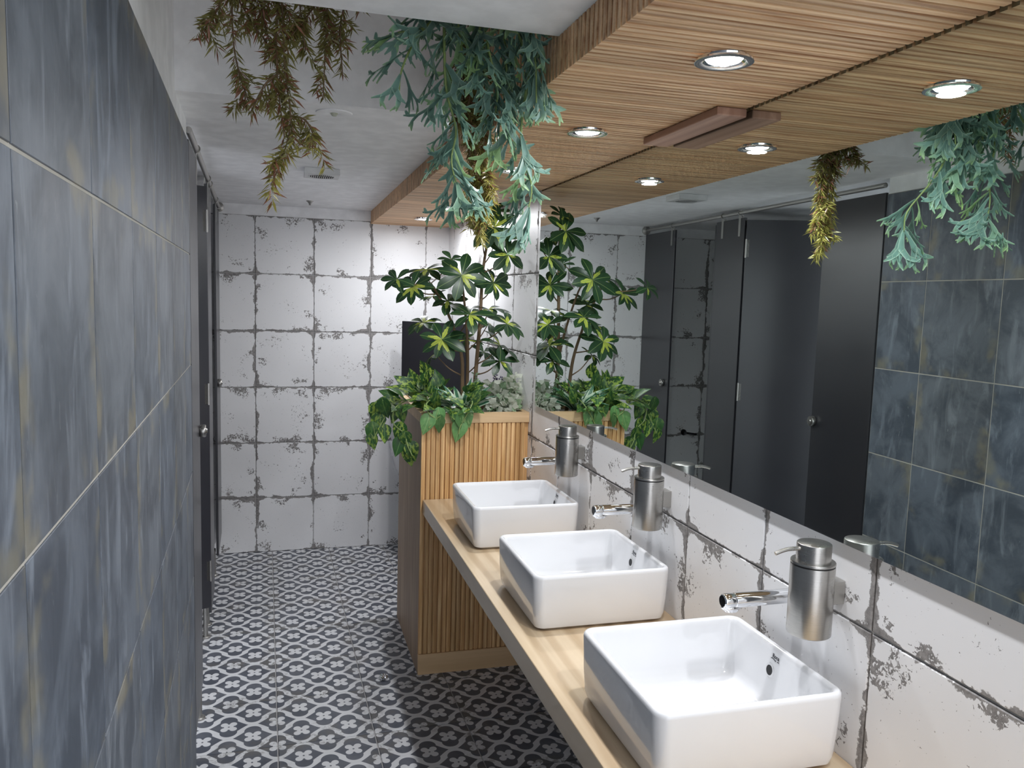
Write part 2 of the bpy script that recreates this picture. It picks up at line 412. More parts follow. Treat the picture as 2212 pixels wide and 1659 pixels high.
# --- far wall
v, f = box(-4.9, D+.003, -.012, 3.3, D+.5, 7.3)
wb = struct(add('wall_back', mesh('wall_back', v, f, M['paint'])), 'far wall of worn white square tiles')
v, f = box(-4.6, D+.001, 0, XR, D+.004, ZW-.02)
gb = add('grout', mesh('grout', v, f, M['grout_grey']), wb)
wt_r = tile_mesh('white_tile_cut', 0, .440, 0, 1, M['white_tile'])
OFFW = -.012                                # tile faces stand this far proud of the grout
for k in range(6):
    for i in range(-4, 3): add('tile', wt, wb, (-.4758+i, D+OFFW, k))
    add('tile', wt_r, wb, (2.5242, D+OFFW, k))
# --- mirror-side wall
v, f = box(XR+.003, -3.2, -.012, 3.5, D+.002, 7.3)
wr = struct(add('wall_right', mesh('wall_right', v, f, M['paint'])), 'right wall of worn white tiles under the mirror')
v, f = box(XR+.001, .3, 0, XR+.004, D, ZW-.02)
add('grout', mesh('grout', v, f, M['grout_grey']), wr)
wt_f = tile_mesh('white_tile_cut', 1-.479, 1, 0, 1, M['white_tile'])
for k in range(6):
    for i in range(-3, 11):
        y1 = 3.366+i+1                       # local x runs towards the camera
        if k >= 4 and y1 < 9.2: continue
        add('tile', wt, wr, (XR+OFFW, y1, k), (0, 0, -PI/2))
    add('tile', wt_f, wr, (XR+OFFW, D+1-.479, k), (0, 0, -PI/2))
# --- dark tiled wall on the left
LWR = (0, 0, PI/2+BL)
def left_box(s0, s1, lat0, lat1, z0, z1):   # corners along the left line
    pts = []
    for z in (z0, z1):
        for s, l in ((s0, lat0), (s1, lat0), (s1, lat1), (s0, lat1)):
            x, y, _ = LP(l, D-s); pts.append((x, y, z))
    return pts, [(3, 2, 1, 0), (4, 5, 6, 7), (0, 1, 5, 4), (1, 2, 6, 5), (2, 3, 7, 6), (3, 0, 4, 7)]
v, f = left_box(WEND, 18.2, -.5, -.016, -.012, 7.3)
wl = struct(add('wall_left', mesh('wall_left', v, f, M['paint'])), 'near left wall of dark blue-grey slate-look tiles')
v, f = left_box(WEND, 18.2, -.02, -.005, 0, ZW-.02)
add('grout', mesh('grout', v, f, M['grout_pale']), wl)
dt = tile_mesh('dark_tile', 0, 1, 0, 1, M['dark_tile'], gap=.012, ch=.002)
dt_c = tile_mesh('dark_tile_cut', 1-.712, 1, 0, 1, M['dark_tile'], gap=.012, ch=.002)
for k in range(6):
    for i in range(0, 10):                   # local x runs away from the camera
        add('tile', dt, wl, LP(0, D-(7.684+i+1), k), LWR)
    p = LP(0, D-7.684, k); 
    add('tile', tile_mesh('dark_tile_cut', 0, .712, 0, 1, M['dark_tile'], gap=.012, ch=.002) if k == 0 else cut0, wl, p, LWR)
    if k == 0: cut0 = bpy.data.objects[C.objects[-1].name].data
# --- side wall of the stalls, end behind the camera left open so world light fills the room
v, f = box(-5.1, 7.0, -.012, -4.6, D+.5, 7.3); struct(add('wall_stall', mesh('wall_stall', v, f, M['paint'])), 'left wall behind the toilet stalls')
# --- ceiling with the planting recess
parts = [box(-1.4, -3.3, ZC, 3.5, 4.54, 7.2), box(-5.1, 6.76, ZC, 3.5, D+.4, 7.2), box(-1.4, 4.5, 7.05, 3.5, 6.8, 7.2)]
v, f = join(parts)
ceil = struct(add('ceiling', mesh('ceiling', v, f, M['paint'])), 'white painted ceiling with a rectangular recess')

# ------------------------------------------------------------------ wooden slatted canopy over the vanity
XS0, XS1 = 1.515, 2.905
can = thing('slatted_canopy', 'wooden slatted canopy with recessed lights running above the basins and mirror', 'ceiling canopy', (XS0, D, ZS))
v, f = box(XS0+.03, .1, ZS+.024, XS1, D-.002, ZC-.001)
add('backing_board', mesh('canopy_backing', rel(v, (XS0, D, ZS)), f, M['side_wood']), can, (XS0, D, ZS))
SW, SP, ST = .040, .060, .026
def l_slat(top):
    a = box(0, 0, 0, XS1-XS0, SW, ST); b_ = box(0, 0, ST, ST, SW, top)
    V, Fc = join([a, b_]); return mesh('canopy_slat', V, Fc, M['soffit_wood'])
ls, ll = l_slat(ZC-ZS-.001), l_slat(7.0-ZS)
lamp_x = 2.2
n = 0
y = D - .012 - SW
while y > .15:
    add('slat', ll if 4.56 < y < 6.70 else ls, can, (XS0, y, ZS)); y -= SP; n += 1
v, f = box(XS0+.03, 4.56, ZC, XS0+.045, 6.74, 6.99)
add('side_board', mesh('side_board', rel(v, (XS0, D, ZS)), f, M['side_wood']), can, (XS0, D, ZS))
# --- downlights
ring_v, ring_f = lathe([(.098, .01), (.122, .01), (.130, .0), (.128, -.012), (.112, -.018), (.096, -.006), (.098, .01)], 40, 'z', False)
ring_me = mesh('downlight_ring', ring_v, ring_f, M['chrome'], True)
gl_v, gl_f = lathe([(.128, -.012), (.150, -.016), (.152, -.026), (.126, -.030), (.110, -.022)], 40, 'z', False)
gl_me = mesh('downlight_glass', gl_v, gl_f, M['glass'], True)
d_v, d_f = lathe([(.0001, -.030), (.05, -.028), (.085, -.018), (.099, -.004)], 40, 'z', False)
disc_me = mesh('downlight_disc', d_v, d_f, M['lamp_on'], True)
lab = {3.87: 'nearest recessed downlight in the wooden canopy, large and bright', 5.83: 'second recessed downlight, above the middle basin',
       7.81: 'third recessed downlight, half behind the hanging fern',
       11.48: 'recessed downlight just left of the trailing plant tips', 13.23: 'farthest recessed downlight, near the far tiled wall',
       1.93: 'recessed downlight just out of view above the camera', -0.02: 'recessed downlight behind the camera'}
for yy in LAMPS_Y:
    xx = 2.26 if yy > 11 and yy < 12 else 2.2
    t = thing('downlight', lab[yy], 'ceiling light', (xx, yy, ZS-.001), group='downlights in the canopy')
    add('trim_ring', ring_me, t, (xx, yy, ZS-.001)); add('glass_rim', gl_me, t, (xx, yy, ZS-.001)); add('diffuser', disc_me, t, (xx, yy, ZS-.001))
    L = bpy.data.lights.new('downlight_lamp', 'AREA'); L.shape = 'DISK'; L.size = .15*T; L.energy = LAMP_W; L.color = (.935, .955, 1.0); L.spread = PI
    lo = bpy.data.objects.new('downlight_lamp', L); C.objects.link(lo); lo.location = (0, 0, -.05*T); lo.parent = t
# --- small wooden cover board at the mirror edge
bd = add('cover_board', bevel_box(0, 0, -.055, .215, 1.12, 0, M['board_wood'], .008, 2, 'cover_board'), None, (2.69, 4.78, ZS-.002))
tag(bd, 'short plain wooden board fixed under the canopy against the mirror', 'board')

# ------------------------------------------------------------------ mirror
v, f = box(0, 0, 0, XR-.013-XM, 10.2, 5.99-3.412)
mr = thing('wall_mirror', 'long frameless wall mirror above the row of basins', 'mirror', (XM, -1.0, 3.412))
add('glass', mesh('mirror_glass', v, f, M['mirror']), mr, (XM, -1.0, 3.412))
v, f = box(-.001, 0, -.003, XR-.013-XM, 10.2, 0)
add('bottom_edge', mesh('mirror_edge', v, f, M['chrome']), mr, (XM, -1.0, 3.412), label='thin polished lower edge of the glass')

# ------------------------------------------------------------------ countertop
cx0, cy0, cy1, cz = 1.627, 1.2, 9.485, 2.227
ct = thing('vanity_countertop', 'long pale wooden countertop carrying the three basins', 'countertop', (cx0, cy0, cz))
add('top', bevel_box(0, 0, -.178, XR-.014-cx0, cy1-cy0, 0, M['counter_wood'], .008, 2, 'counter'), ct, (cx0, cy0, cz))

# ------------------------------------------------------------------ basins
def rrect(hx, hy, r, z, n=7):
    pts = []
    for cx_, cy_, a0 in ((hx-r, hy-r, 0), (-hx+r, hy-r, PI/2), (-hx+r, -hy+r, PI), (hx-r, -hy+r, 1.5*PI)):
        for k in range(n+1):
            a = a0 + PI/2*k/n; pts.append((cx_+r*math.cos(a), cy_+r*math.sin(a), z))
    return pts
def loft(loops, cap0=True, cap1=True):
    V, Fc = [], []; n_ = len(loops[0])
    for l in loops: V += l
    for i in range(len(loops)-1):
        for k in range(n_): Fc.append((i*n_+k, i*n_+(k+1) % n_, (i+1)*n_+(k+1) % n_, (i+1)*n_+k))
    if cap0: Fc.append(tuple(range(n_-1, -1, -1)))
    if cap1: Fc.append(tuple(range((len(loops)-1)*n_, len(loops)*n_)))
    return V, Fc
HX, HY, HZ = .55, .55, .435
loops = [rrect(HX-.085, HY-.085, .05, .0), rrect(HX-.065, HY-.065, .055, .004), rrect(HX-.030, HY-.030, .065, .028), rrect(HX-.018, HY-.018, .07, .07),
         rrect(HX-.008, HY-.008, .075, .20), rrect(HX, HY, .08, HZ-.03), rrect(HX-.003, HY-.003, .078, HZ-.012), rrect(HX-.012, HY-.012, .07, HZ-.002),
         rrect(HX-.022, HY-.022, .062, HZ), rrect(HX-.034, HY-.034, .055, HZ-.003), rrect(HX-.044, HY-.044, .05, HZ-.014), rrect(HX-.050, HY-.050, .048, HZ-.04),
         rrect(HX-.085, HY-.085, .06, .16), rrect(HX-.095, HY-.095, .065, .12), rrect(HX-.118, HY-.118, .07, .093), rrect(HX-.155, HY-.155, .075, .080),
         rrect(.20, .20, .12, .068), rrect(.085, .085, .084, .060)]
v, f = loft(loops)
basin_me = mesh('basin_body', v, f, M['ceramic'], True)
for p in basin_me.polygons:
    if len(p.vertices) > 4 and p.center.z < .001: p.use_smooth = False
dv, df = lathe([(.0001, .104), (.03, .104), (.048, .100), (.052, .094), (.05, .088), (.03, .084), (.03, .072), (.084, .070), (.094, .064), (.094, .058)], 32)
drain_me = mesh('drain', dv, df, M['chrome'], True)
# wall of the bowl that faces -x: from (HX-.050, z HZ-.04) to (HX-.085, z .16)
sl = math.atan2(.035, HZ-.04-.16)
def on_wall(z): return HX-.050 - .035*(HZ-.04-z)/(HZ-.04-.16)
rv, rf = lathe([(.030, .004), (.040, .004), (.044, .0), (.040, -.004), (.030, -.003)], 28, 'x', False)
ov_ring = mesh('overflow_ring', [(-a, b_, c) for a, b_, c in rv], rf, M['ceramic'], True)
hv, hf = lathe([(.0001, -.0035), (.031, -.0030)], 28, 'x')
ov_shade_disc = mesh('overflow_shade_disc', hv, hf, M['black'], False)  # flat black disc, the shade inside the overflow put in as colour
def text_mesh(body, size):
    cu = bpy.data.curves.new('logo', 'FONT'); cu.body = body; cu.size = size; cu.extrude = .00015; cu.align_x = 'CENTER'; cu.offset = size*.012
    ob = bpy.data.objects.new('logo_tmp', cu); C.objects.link(ob)
    dg = bpy.context.evaluated_depsgraph_get(); me = bpy.data.meshes.new_from_object(ob.evaluated_get(dg))
    bpy.data.objects.remove(ob); me.materials.clear(); me.materials.append(M['ink']); return me
logo_me = text_mesh('Roca', .033*T)
bm = bmesh.new(); bm.from_mesh(logo_me)
def stroke(pts, wd):
    prev = None
    for x, y_ in pts:
        a = bm.verts.new((x*T, (y_+wd)*T, .0004)); b_ = bm.verts.new((x*T, (y_-wd)*T, .0004))
        if prev: bm.faces.new((prev[0], prev[1], b_, a))
        prev = (a, b_)
stroke([(-.042, -.011), (-.033, -.007), (-.021, -.0065), (-.009, -.0095), (.002, -.0125), (.010, -.0115)], .0026)
stroke([(.019, -.0105), (.037, -.0105)], .0026)
bm.to_mesh(logo_me); bm.free()
BY = [7.95, 5.965, 3.95]
blab = ['farthest white square basin, beside the planter', 'middle white square basin of the three', 'nearest white square basin with its drain in view']
for by, lb in zip(BY, blab):
    o = (2.32, by, cz)
    t = thing('vessel_basin', lb, 'sink', o, group='basins on the countertop')
    bd_ = add('body', basin_me, t, o); add('drain', drain_me, t, o, label='chrome domed drain')
    zo = .285
    ax = on_wall(zo)
    rr = add('overflow_ring', ov_ring, t, (o[0]+ax, o[1]+.055, cz+zo), (0, sl, 0))
    add('overflow_shade_disc', ov_shade_disc, t, (o[0]+ax-.001, o[1]+.055, cz+zo), (0, sl, 0), label='black disc standing for the shade in the overflow opening')
    zl = .368; xl_ = on_wall(zl)
    R = Matrix(((0, math.sin(sl), -math.cos(sl)), (-1, 0, 0), (0, math.cos(sl), math.sin(sl))))
    add('logo', logo_me, bd_, (o[0]+xl_-.002, o[1]+.02, cz+zl), R, label='dark printed maker mark reading Roca')

# ------------------------------------------------------------------ taps
tv, tf = lathe([(.0001, .0), (.048, .0), (.052, .004), (.052, .03), (.046, .034), (.043, .036), (.043, .445), (.0425, .447), (.040, .449), (.040, .453), (.0425, .455), (.043, .457), (.043, .512), (.040, .520), (.034, .524), (.0001, .524)], 36, 'x')
tap_me = mesh('tap_body', [(-a, b_, c) for a, b_, c in tv], tf, M['chrome'], True)
cv, cf = lathe([(.0001, .5245), (.033, .5245)], 30, 'x'); cap_me = mesh('tap_cap', [(-a, b_, c) for a, b_, c in cv], cf, M['chrome_dark'])
# outlet: a soft bulge under the tip
ol = []
for s, (hw, hh, zz) in enumerate([(.02, .02, -.022), (.075, .030, -.036), (.070, .030, -.046), (.052, .028, -.056), (.045, .026, -.064)]):
    ol.append([(-.462+.0*s + hw*math.cos(2*PI*k/20)*.9, hh*math.sin(2*PI*k/20), zz) for k in range(20)])
v, f = loft(ol); out_me = mesh('tap_outlet', v, [tuple(reversed(q)) for q in f], M['chrome'], True)
tlab = ['farthest chrome wall tap, over the basin beside the planter', 'middle chrome wall tap', 'nearest chrome wall tap, reaching over the front basin']
for by, lb in zip(BY, tlab):
    o = (XR-.013, by+.01, 2.985)
    t = thing('wall_tap', lb, 'tap', o, group='chrome wall taps')
    so = add('spout', tap_me, t, o); add('end_cap', cap_me, so, o, label='dark mirrored end cap'); add('outlet', out_me, t, o)

# ------------------------------------------------------------------ soap dispensers
bv, bf = lathe([(.0001, -.395), (.110, -.395), (.1165, -.390), (.118, -.383), (.118, -.012), (.1165, -.006)], 48)
body_me = mesh('dispenser_body', bv, bf, M['steel'], True)
sv, sf = lathe([(.1165, -.007), (.114, -.006), (.114, .003), (.0001, .003)], 48); seal_me = mesh('dispenser_gasket', sv, sf, M['black'])
lv, lf = lathe([(.095, .0035), (.1185, .0035), (.1185, .012), (.116, .016), (.095, .016)], 48); lip_me = mesh('dispenser_lip', lv, lf, M['steel'], True)
kv, kf = lathe([(.092, .010), (.092, .106), (.0905, .1115), (.087, .114), (.0001, .1145)], 48); cap2 = mesh('dispenser_pump', kv, kf, M['steel'], True)
nv, nf = tube([(-.06, 0, .088), (-.12, 0, .088), (-.165, 0, .087), (-.20, 0, .080), (-.232, 0, .070), (-.24, 0, .067)], .011, 12); noz = mesh('dispenser_nozzle', nv, nf, M['steel'], True)
br = bevel_box(.075, -.055, -.225, XR-.014-2.775, .055, -.095, M['satin'], .004, 2, 'dispenser_bracket')
for me in (body_me, lip_me, cap2):
    for p in me.polygons:
        if len(p.vertices) > 4: p.use_smooth = False
dlab = ['farthest brushed steel soap dispenser, beside the planter', 'middle brushed steel soap dispenser', 'nearest brushed steel soap dispenser, large at the right']
for (dx, dy, dz), lb in zip([(2.775, 7.60, 3.305), (2.78, 5.70, 3.30), (2.773, 3.635, 3.297)], dlab):
    o = (dx, dy, dz)
    t = thing('soap_dispenser', lb, 'soap dispenser', o, group='wall soap dispensers')
    for nm, me in (('body', body_me), ('gasket', seal_me), ('lip', lip_me), ('pump_head', cap2), ('wall_bracket', br)):
        q = add(nm, me, t, o)
        if nm == 'pump_head': add('nozzle', noz, q, o)

# ------------------------------------------------------------------ planter
px0, px1, py0, py1, pz = 1.60, XR-.016, 9.49, 11.39, 3.283
pl = thing('planter_box', 'tall oak planter with ribbed front holding the artificial plants', 'planter', (px0, py0, 0))
O = (px0, py0, 0)
sw_, spit = .050, .0592
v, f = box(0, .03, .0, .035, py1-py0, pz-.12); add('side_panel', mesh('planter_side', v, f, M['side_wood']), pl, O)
v, f = box(.035, .032, .0, px1-px0, .05, pz-.12); add('front_backing', mesh('planter_backing', v, f, M['planter_wood']), pl, O)
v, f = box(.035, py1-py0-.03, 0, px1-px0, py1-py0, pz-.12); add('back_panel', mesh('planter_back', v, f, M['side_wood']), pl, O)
v, f = box(.035, .05, pz-.30, px1-px0-.001, py1-py0-.03, pz-.22); add('soil', mesh('soil', v, f, M['soil']), pl, O)
add('plinth', bevel_box(.0, -.012, 0, px1-px0, .035, .262, M['trim_wood'], .005, 1, 'plinth'), pl, O)
ps = bevel_box(0, 0, 0, sw_, .030, pz-.122-.262, M['planter_wood'], .011, 2, 'planter_slat')
x = 0.0
while x + sw_ <= px1-px0+.002:
    add('slat', ps, pl, (px0+x, py0, .262)); x += spit
rim = join([box(-.006, -.008, pz-.122, px1-px0, .075, pz), box(-.006, .075, pz-.122, .07, py1-py0, pz), box(px1-px0-.06, .075, pz-.122, px1-px0, py1-py0, pz), box(.07, py1-py0-.07, pz-.122, px1-px0-.06, py1-py0, pz)])
rm = mesh('planter_rim', rim[0], rim[1], M['trim_wood']); add('rim', rm, pl, O)

# ------------------------------------------------------------------ leaves
def leaf_mesh(name, mat, length, prof, fold=.12, droop=.15, stalk=0.0, seg=6, thick=.0):
    # prof(t) half width; local +y is the leaf axis; size in tiles / length 1
    V, Fc = [], []
    if stalk:
        V += [(-.008, -stalk, 0), (.008, -stalk, 0)]
    for i in range(seg+1):
        t = i/seg; wd = prof(t); zc = -droop*t*t
        V += [(-wd, t, zc+fold*wd), (0, t, zc), (wd, t, zc+fold*wd)]
    b0 = 2 if stalk else 0
    if stalk: Fc.append((0, 1, b0+2, b0+1, b0))
    for i in range(seg):
        a = b0+3*i; Fc += [(a, a+1, a+4, a+3), (a+1, a+2, a+5, a+4)]
    me = bpy.data.meshes.new(name); me.from_pydata(V, [], Fc); me.materials.append(mat)
    me.polygons.foreach_set('use_smooth', [True]*len(me.polygons)); return me
def orient(d, nrm):
    y_ = Vector(d).normalized(); z_ = Vector(nrm); z_ = (z_ - y_*z_.dot(y_))
    z_ = z_.normalized() if z_.length > 1e-4 else y_.orthogonal().normalized()
    x_ = y_.cross(z_); return Matrix((x_, y_, z_)).transposed()
rng = random.Random(7)
def rv3(s=1.0): return Vector((rng.uniform(-s, s), rng.uniform(-s, s), rng.uniform(-s, s)))
# --- umbrella plant
obov = lambda t: .25*math.sin(PI*min(1, t**1.35*.94+.06))**.75*(1 if t < .98 else .45)
um = [leaf_mesh('umbrella_leaf', M['umbrella_leaf'], 1, obov, f_, d_, .18) for f_, d_ in ((.25, .10), (.12, .22), (.35, .30))]
ROS = [[1.739, 10.2, 5.017, 0.27], [2.078, 9.62, 4.952, 0.3], [2.467, 9.6, 5.541, 0.29], [2.66, 9.65, 5.224, 0.26], [2.55, 9.9, 4.872, 0.25], [1.987, 10.0, 4.635, 0.22], [2.187, 9.6, 4.478, 0.26], [2.511, 9.95, 4.544, 0.24], [2.66, 9.6, 4.373, 0.25], [1.868, 9.7, 4.167, 0.27], [2.60, 9.7, 4.102, 0.27], [1.732, 10.3, 4.346, 0.24], [2.60, 10.3, 4.352, 0.22], [1.531, 9.9, 4.793, 0.24], [2.582, 9.6, 3.912, 0.22], [2.5, 9.7, 5.75, 0.2], [2.434, 10.1, 5.479, 0.17], [2.64, 10.2, 5.415, 0.17], [2.145, 10.6, 5.183, 0.2], [1.87, 10.4, 4.688, 0.18], [1.30, 9.65, 4.876, 0.19], [2.292, 10.3, 4.127, 0.22], [1.859, 10.1, 3.956, 0.18], [2.545, 10.3, 3.978, 0.2]]
B1 = (2.36, 10.1, 3.05); B2 = (2.22, 10.05, 3.05); B3 = (2.30, 10.25, 3.05)
up_o = thing('umbrella_plant', 'tall artificial umbrella plant with green and yellow leaf rosettes', 'plant', B1)
trunk1 = spline([B1, (2.37, 10.0, 3.7), (2.40, 9.95, 4.4), (2.42, 9.95, 5.0), (2.46, 9.85, 5.45), (2.49, 9.75, 5.7)], 5)
trunk2 = spline([B2, (2.20, 10.0, 3.6), (2.16, 9.95, 4.0), (1.98, 9.98, 4.5), (1.78, 10.05, 4.85)], 5)
trunk3 = spline([B3, (2.31, 10.2, 3.7), (2.27, 10.1, 4.2), (2.16, 9.9, 4.8), (2.12, 9.75, 4.9)], 5)
for tk, (ra, rb) in ((trunk1, (.030, .012)), (trunk2, (.030, .012)), (trunk3, (.026, .009))):
    v, f = tube([p - Vector(B1) for p in tk], [ra+(rb-ra)*i/(len(tk)-1) for i in range(len(tk))], 8)
    add('trunk', mesh('trunk', v, f, M['stem'], True), up_o, B1)
allp = [Vector(p) for tk in (trunk1, trunk2, trunk3) for p in tk if p[2] > 3.5]
for x, y, z, rad in ROS:
    c = Vector((x, y, z)); base = min(allp, key=lambda p: (p-c-Vector((0, 0, -.25))).length)
    mid = (base+c)/2 + Vector((0, 0, -.04)); tw = spline([base, mid, c], 4)
    v, f = tube([p-c for p in tw], [.010-.004*i/(len(tw)-1) for i in range(len(tw))], 6)
    add('twig', mesh('twig', v, f, M['stem'], True), up_o, tuple(c))
    out = (c - base); out.z = 0; out = out.normalized() if out.length > .05 else Vector((0, -1, 0))
    axis = (Vector((0, -.40, .80)) + out*.45 + rv3(.42)).normalized()
    a = axis.orthogonal().normalized(); b_ = axis.cross(a); k0 = rng.uniform(0, 6.28); nn = 8 if rad > .23 else 6
    for k in range(nn):
        th = k0 + 2*PI*k/nn + rng.uniform(-.18, .18); rd = a*math.cos(th)+b_*math.sin(th)
        d = (rd + axis*rng.uniform(-.05, .40) + Vector((0, 0, -.15))).normalized()
        ln = rad*rng.uniform(.80, 1.08)
        if (c + d*ln*1.15).x > XR-.05: ln *= .6; d = (d + Vector((-.5, 0, 0))).normalized()
        add('leaf', um[rng.randrange(3)], up_o, tuple(c + d*.10*rad/.27*.4), orient(d, axis), ln*T)
# --- golden pothos
heart = lambda t: (.40*math.sin(PI*(t*.92+.08)**.62)**.8) * (1-t)**.18 if t < 1 else 0.0
po_m = [leaf_mesh('pothos_leaf', M['pothos_leaf'], 1, heart, .30, .18, .12), leaf_mesh('pothos_leaf', M['pothos_leaf'], 1, heart, .15, .32, .12)]
pp_m = leaf_mesh('pothos_pale_leaf', M['pothos_pale'], 1, heart, .22, .22, .12)
POTH = [[1.336, 9.6, 3.514], [1.474, 9.8, 3.545], [1.59, 10.2, 3.654], [1.761, 10.3, 3.762], [1.731, 10.0, 3.684], [1.856, 9.9, 3.684], [1.783, 9.8, 3.591], [1.16, 9.7, 3.411], [1.167, 9.6, 3.314], [1.424, 9.5, 3.353], [1.311, 9.6, 3.359], [1.673, 9.42, 3.371], [2.026, 9.42, 3.446], [2.251, 9.40, 3.342], [1.95, 9.40, 3.33], [1.805, 9.40, 3.25], [1.64, 9.40, 3.155], [1.792, 9.4, 3.155], [2.017, 9.40, 3.209], [2.078, 9.40, 3.174], [2.035, 9.41, 3.06], [1.073, 9.8, 3.241], [1.087, 9.75, 3.127], [1.029, 9.7, 3.016], [1.183, 9.7, 2.995], [1.334, 9.6, 3.037], [1.428, 9.55, 2.942], [1.336, 9.6, 2.852], [1.509, 9.55, 2.801], [1.475, 9.6, 2.719], [1.353, 10.0, 3.522], [1.621, 9.9, 3.542], [1.47, 10.1, 3.597], [2.147, 9.41, 3.226], [2.093, 9.41, 3.333], [1.039, 9.7, 2.905], [1.465, 10.2, 3.615], [1.691, 10.1, 3.616], [1.58, 9.75, 3.448], [1.531, 9.8, 3.489], [1.629, 9.6, 3.466], [1.304, 9.9, 3.393], [1.984, 10.1, 3.577], [1.26, 10.0, 3.466], [1.588, 10.3, 3.556], [1.718, 9.8, 3.497], [1.777, 9.6, 3.447], [2.239, 9.7, 3.573], [2.285, 9.6, 3.491], [2.349, 9.8, 3.579], [2.18, 9.6, 3.501], [1.908, 9.6, 3.465], [1.376, 9.6, 3.248], [1.301, 9.65, 3.26], [2.385, 9.7, 3.486], [2.63, 9.75, 3.40]]
VINES = [[[1.80, 10.0, 3.1], [1.72, 9.9, 3.40], [1.58, 9.8, 3.43], [1.43, 9.7, 3.42], [1.279, 9.7, 3.382], [1.205, 9.7, 3.253], [1.127, 9.7, 3.107], [1.05, 9.7, 2.95]], [[1.78, 9.9, 3.1], [1.70, 9.8, 3.40], [1.532, 9.8, 3.423], [1.293, 9.6, 3.34], [1.278, 9.6, 3.148], [1.407, 9.58, 3.026], [1.436, 9.55, 2.896], [1.50, 9.55, 2.76]], [[1.85, 10.0, 3.1], [1.78, 9.75, 3.40], [1.655, 9.50, 3.40], [1.665, 9.41, 3.30], [1.75, 9.40, 3.22], [1.67, 9.40, 3.12]], [[2.2, 9.9, 3.1], [2.22, 9.7, 3.42], [2.216, 9.48, 3.41], [2.14, 9.41, 3.29], [2.054, 9.40, 3.13], [2.037, 9.41, 3.04]]]
pb = (1.9, 9.95, 3.04)
po = thing('pothos', 'trailing heart-leaved pothos spilling over the planter front and side', 'plant', pb)
vp = []
for vn in VINES:
    sp_ = spline(vn, 5); vp += [p for p in sp_ if p.z > 2.7]
    v, f = tube([p-Vector(pb) for p in sp_], .008, 6); add('vine', mesh('vine', v, f, M['vine'], True), po, pb)
extra = [[rng.uniform(1.62, 2.0), rng.uniform(9.75, 10.7), rng.uniform(3.36, 3.54)] for _ in range(26)]
for x, y, z in POTH + extra:
    c = Vector((x, y, z)); q = min(vp, key=lambda p: (p-c).length)
    trailing = z < 3.33
    d = Vector((rng.uniform(-.4, .4), rng.uniform(-.3, .1), -1)) if trailing else ((c-Vector((1.85, 10.1, 3.2))).normalized() + rv3(.5))
    nrm = Vector((rng.uniform(-.6, .3), -1, rng.uniform(.0, .8))) if trailing else Vector((rng.uniform(-.5, .3), -.7, .8)) + rv3(.3)
    ln = rng.uniform(.19, .27)
    rt_ = orient(d, nrm); y_ = Vector((rt_[0][1], rt_[1][1], rt_[2][1])); st = c - y_*ln*.5
    pale = trailing and x > 1.55
    add('leaf', pp_m if pale else po_m[rng.randrange(2)], po, tuple(st), rt_, ln*T)
    if (q-st).length > .03 and [x, y, z] not in extra:
        v, f = tube([(0, 0, 0), tuple((q-st)*.5+Vector((0, 0, .015))), tuple(q-st)], .004, 5); add('leaf_stalk', mesh('leaf_stalk', v, f, M['vine'], True), po, tuple(st))
# --- striped-leaf plant
lance = lambda t: .13*math.sin(PI*min(1, t*.9+.1))**.8*(1-t)**.15 if t < 1 else 0.0
st_m = [leaf_mesh('striped_leaf', M['striped_leaf'], 1, lance, .5, d_, 0) for d_ in (.15, .45, .7)]
hb = (2.16, 9.85, 3.05)
ho = thing('striped_leaf_plant', 'low plant with narrow white-edged green leaves in the planter middle', 'plant', hb)
for k in range(46):
    a = rng.uniform(0, 6.28); el = rng.uniform(.35, 1.35); r_ = rng.uniform(0, .1)
    d = Vector((math.cos(a)*math.cos(el), math.sin(a)*math.cos(el), math.sin(el))); ln = rng.uniform(.26, .44)
    add('leaf', st_m[rng.randrange(3)], ho, (hb[0]+r_*math.cos(a), hb[1]-.05+r_*math.sin(a), 3.27), orient(d, Vector((0, -.5, 1))+rv3(.2)), ln*T)
v, f = lathe([(.02, 0), (.05, .02), (.06, .10), (.03, .2), (.0001, .22)], 10); add('crown', mesh('crown', v, f, M['vine']), ho, hb)

def leafy_stuff(spikes, per, size, mats, prof_w=.35, spread=.03, jitter=.35, down=0.0, seglen=None):
    """many small leaves along stems, in one mesh; returns verts, faces, material indices"""
    V, Fc, MI = [], [], []
    for pts in spikes:
        L = sum((Vector(pts[i+1])-Vector(pts[i])).length for i in range(len(pts)-1)); nn = int(L*per)
        for k in range(nn):
            t = k/nn*(len(pts)-1); i = min(int(t), len(pts)-2); p = Vector(pts[i]).lerp(Vector(pts[i+1]), t-i)
            ax = (Vector(pts[i+1])-Vector(pts[i])).normalized()
            a = ax.orthogonal().normalized(); b_ = ax.cross(a); th = rng.uniform(0, 6.28)
            d = (a*math.cos(th)+b_*math.sin(th) + ax*rng.uniform(.1, .9) + Vector((0, 0, down)) + rv3(jitter)).normalized()
            ln = size*rng.uniform(.7, 1.25); sd = d.cross(rv3(1)).normalized()*ln*prof_w*.5
            p = p + d*spread*rng.random(); n0 = len(V); bend = Vector((0, 0, -.12*ln))
            V += [tuple(p), tuple(p+d*ln*.45+sd), tuple(p+d*ln*.45-sd), tuple(p+d*ln+bend)]
            Fc += [(n0, n0+1, n0+3), (n0, n0+3, n0+2)]; m_ = mats(p, rng.random()); MI += [m_, m_]
    return V, Fc, MI
def stuff(name, spikes_pack, mats, parent, loc, label=None):
    V, Fc, MI = spikes_pack; o = add(name, mesh(name, rel(V, loc), Fc, mats, False, MI), parent, loc, label=label); o['kind'] = 'stuff'; return o
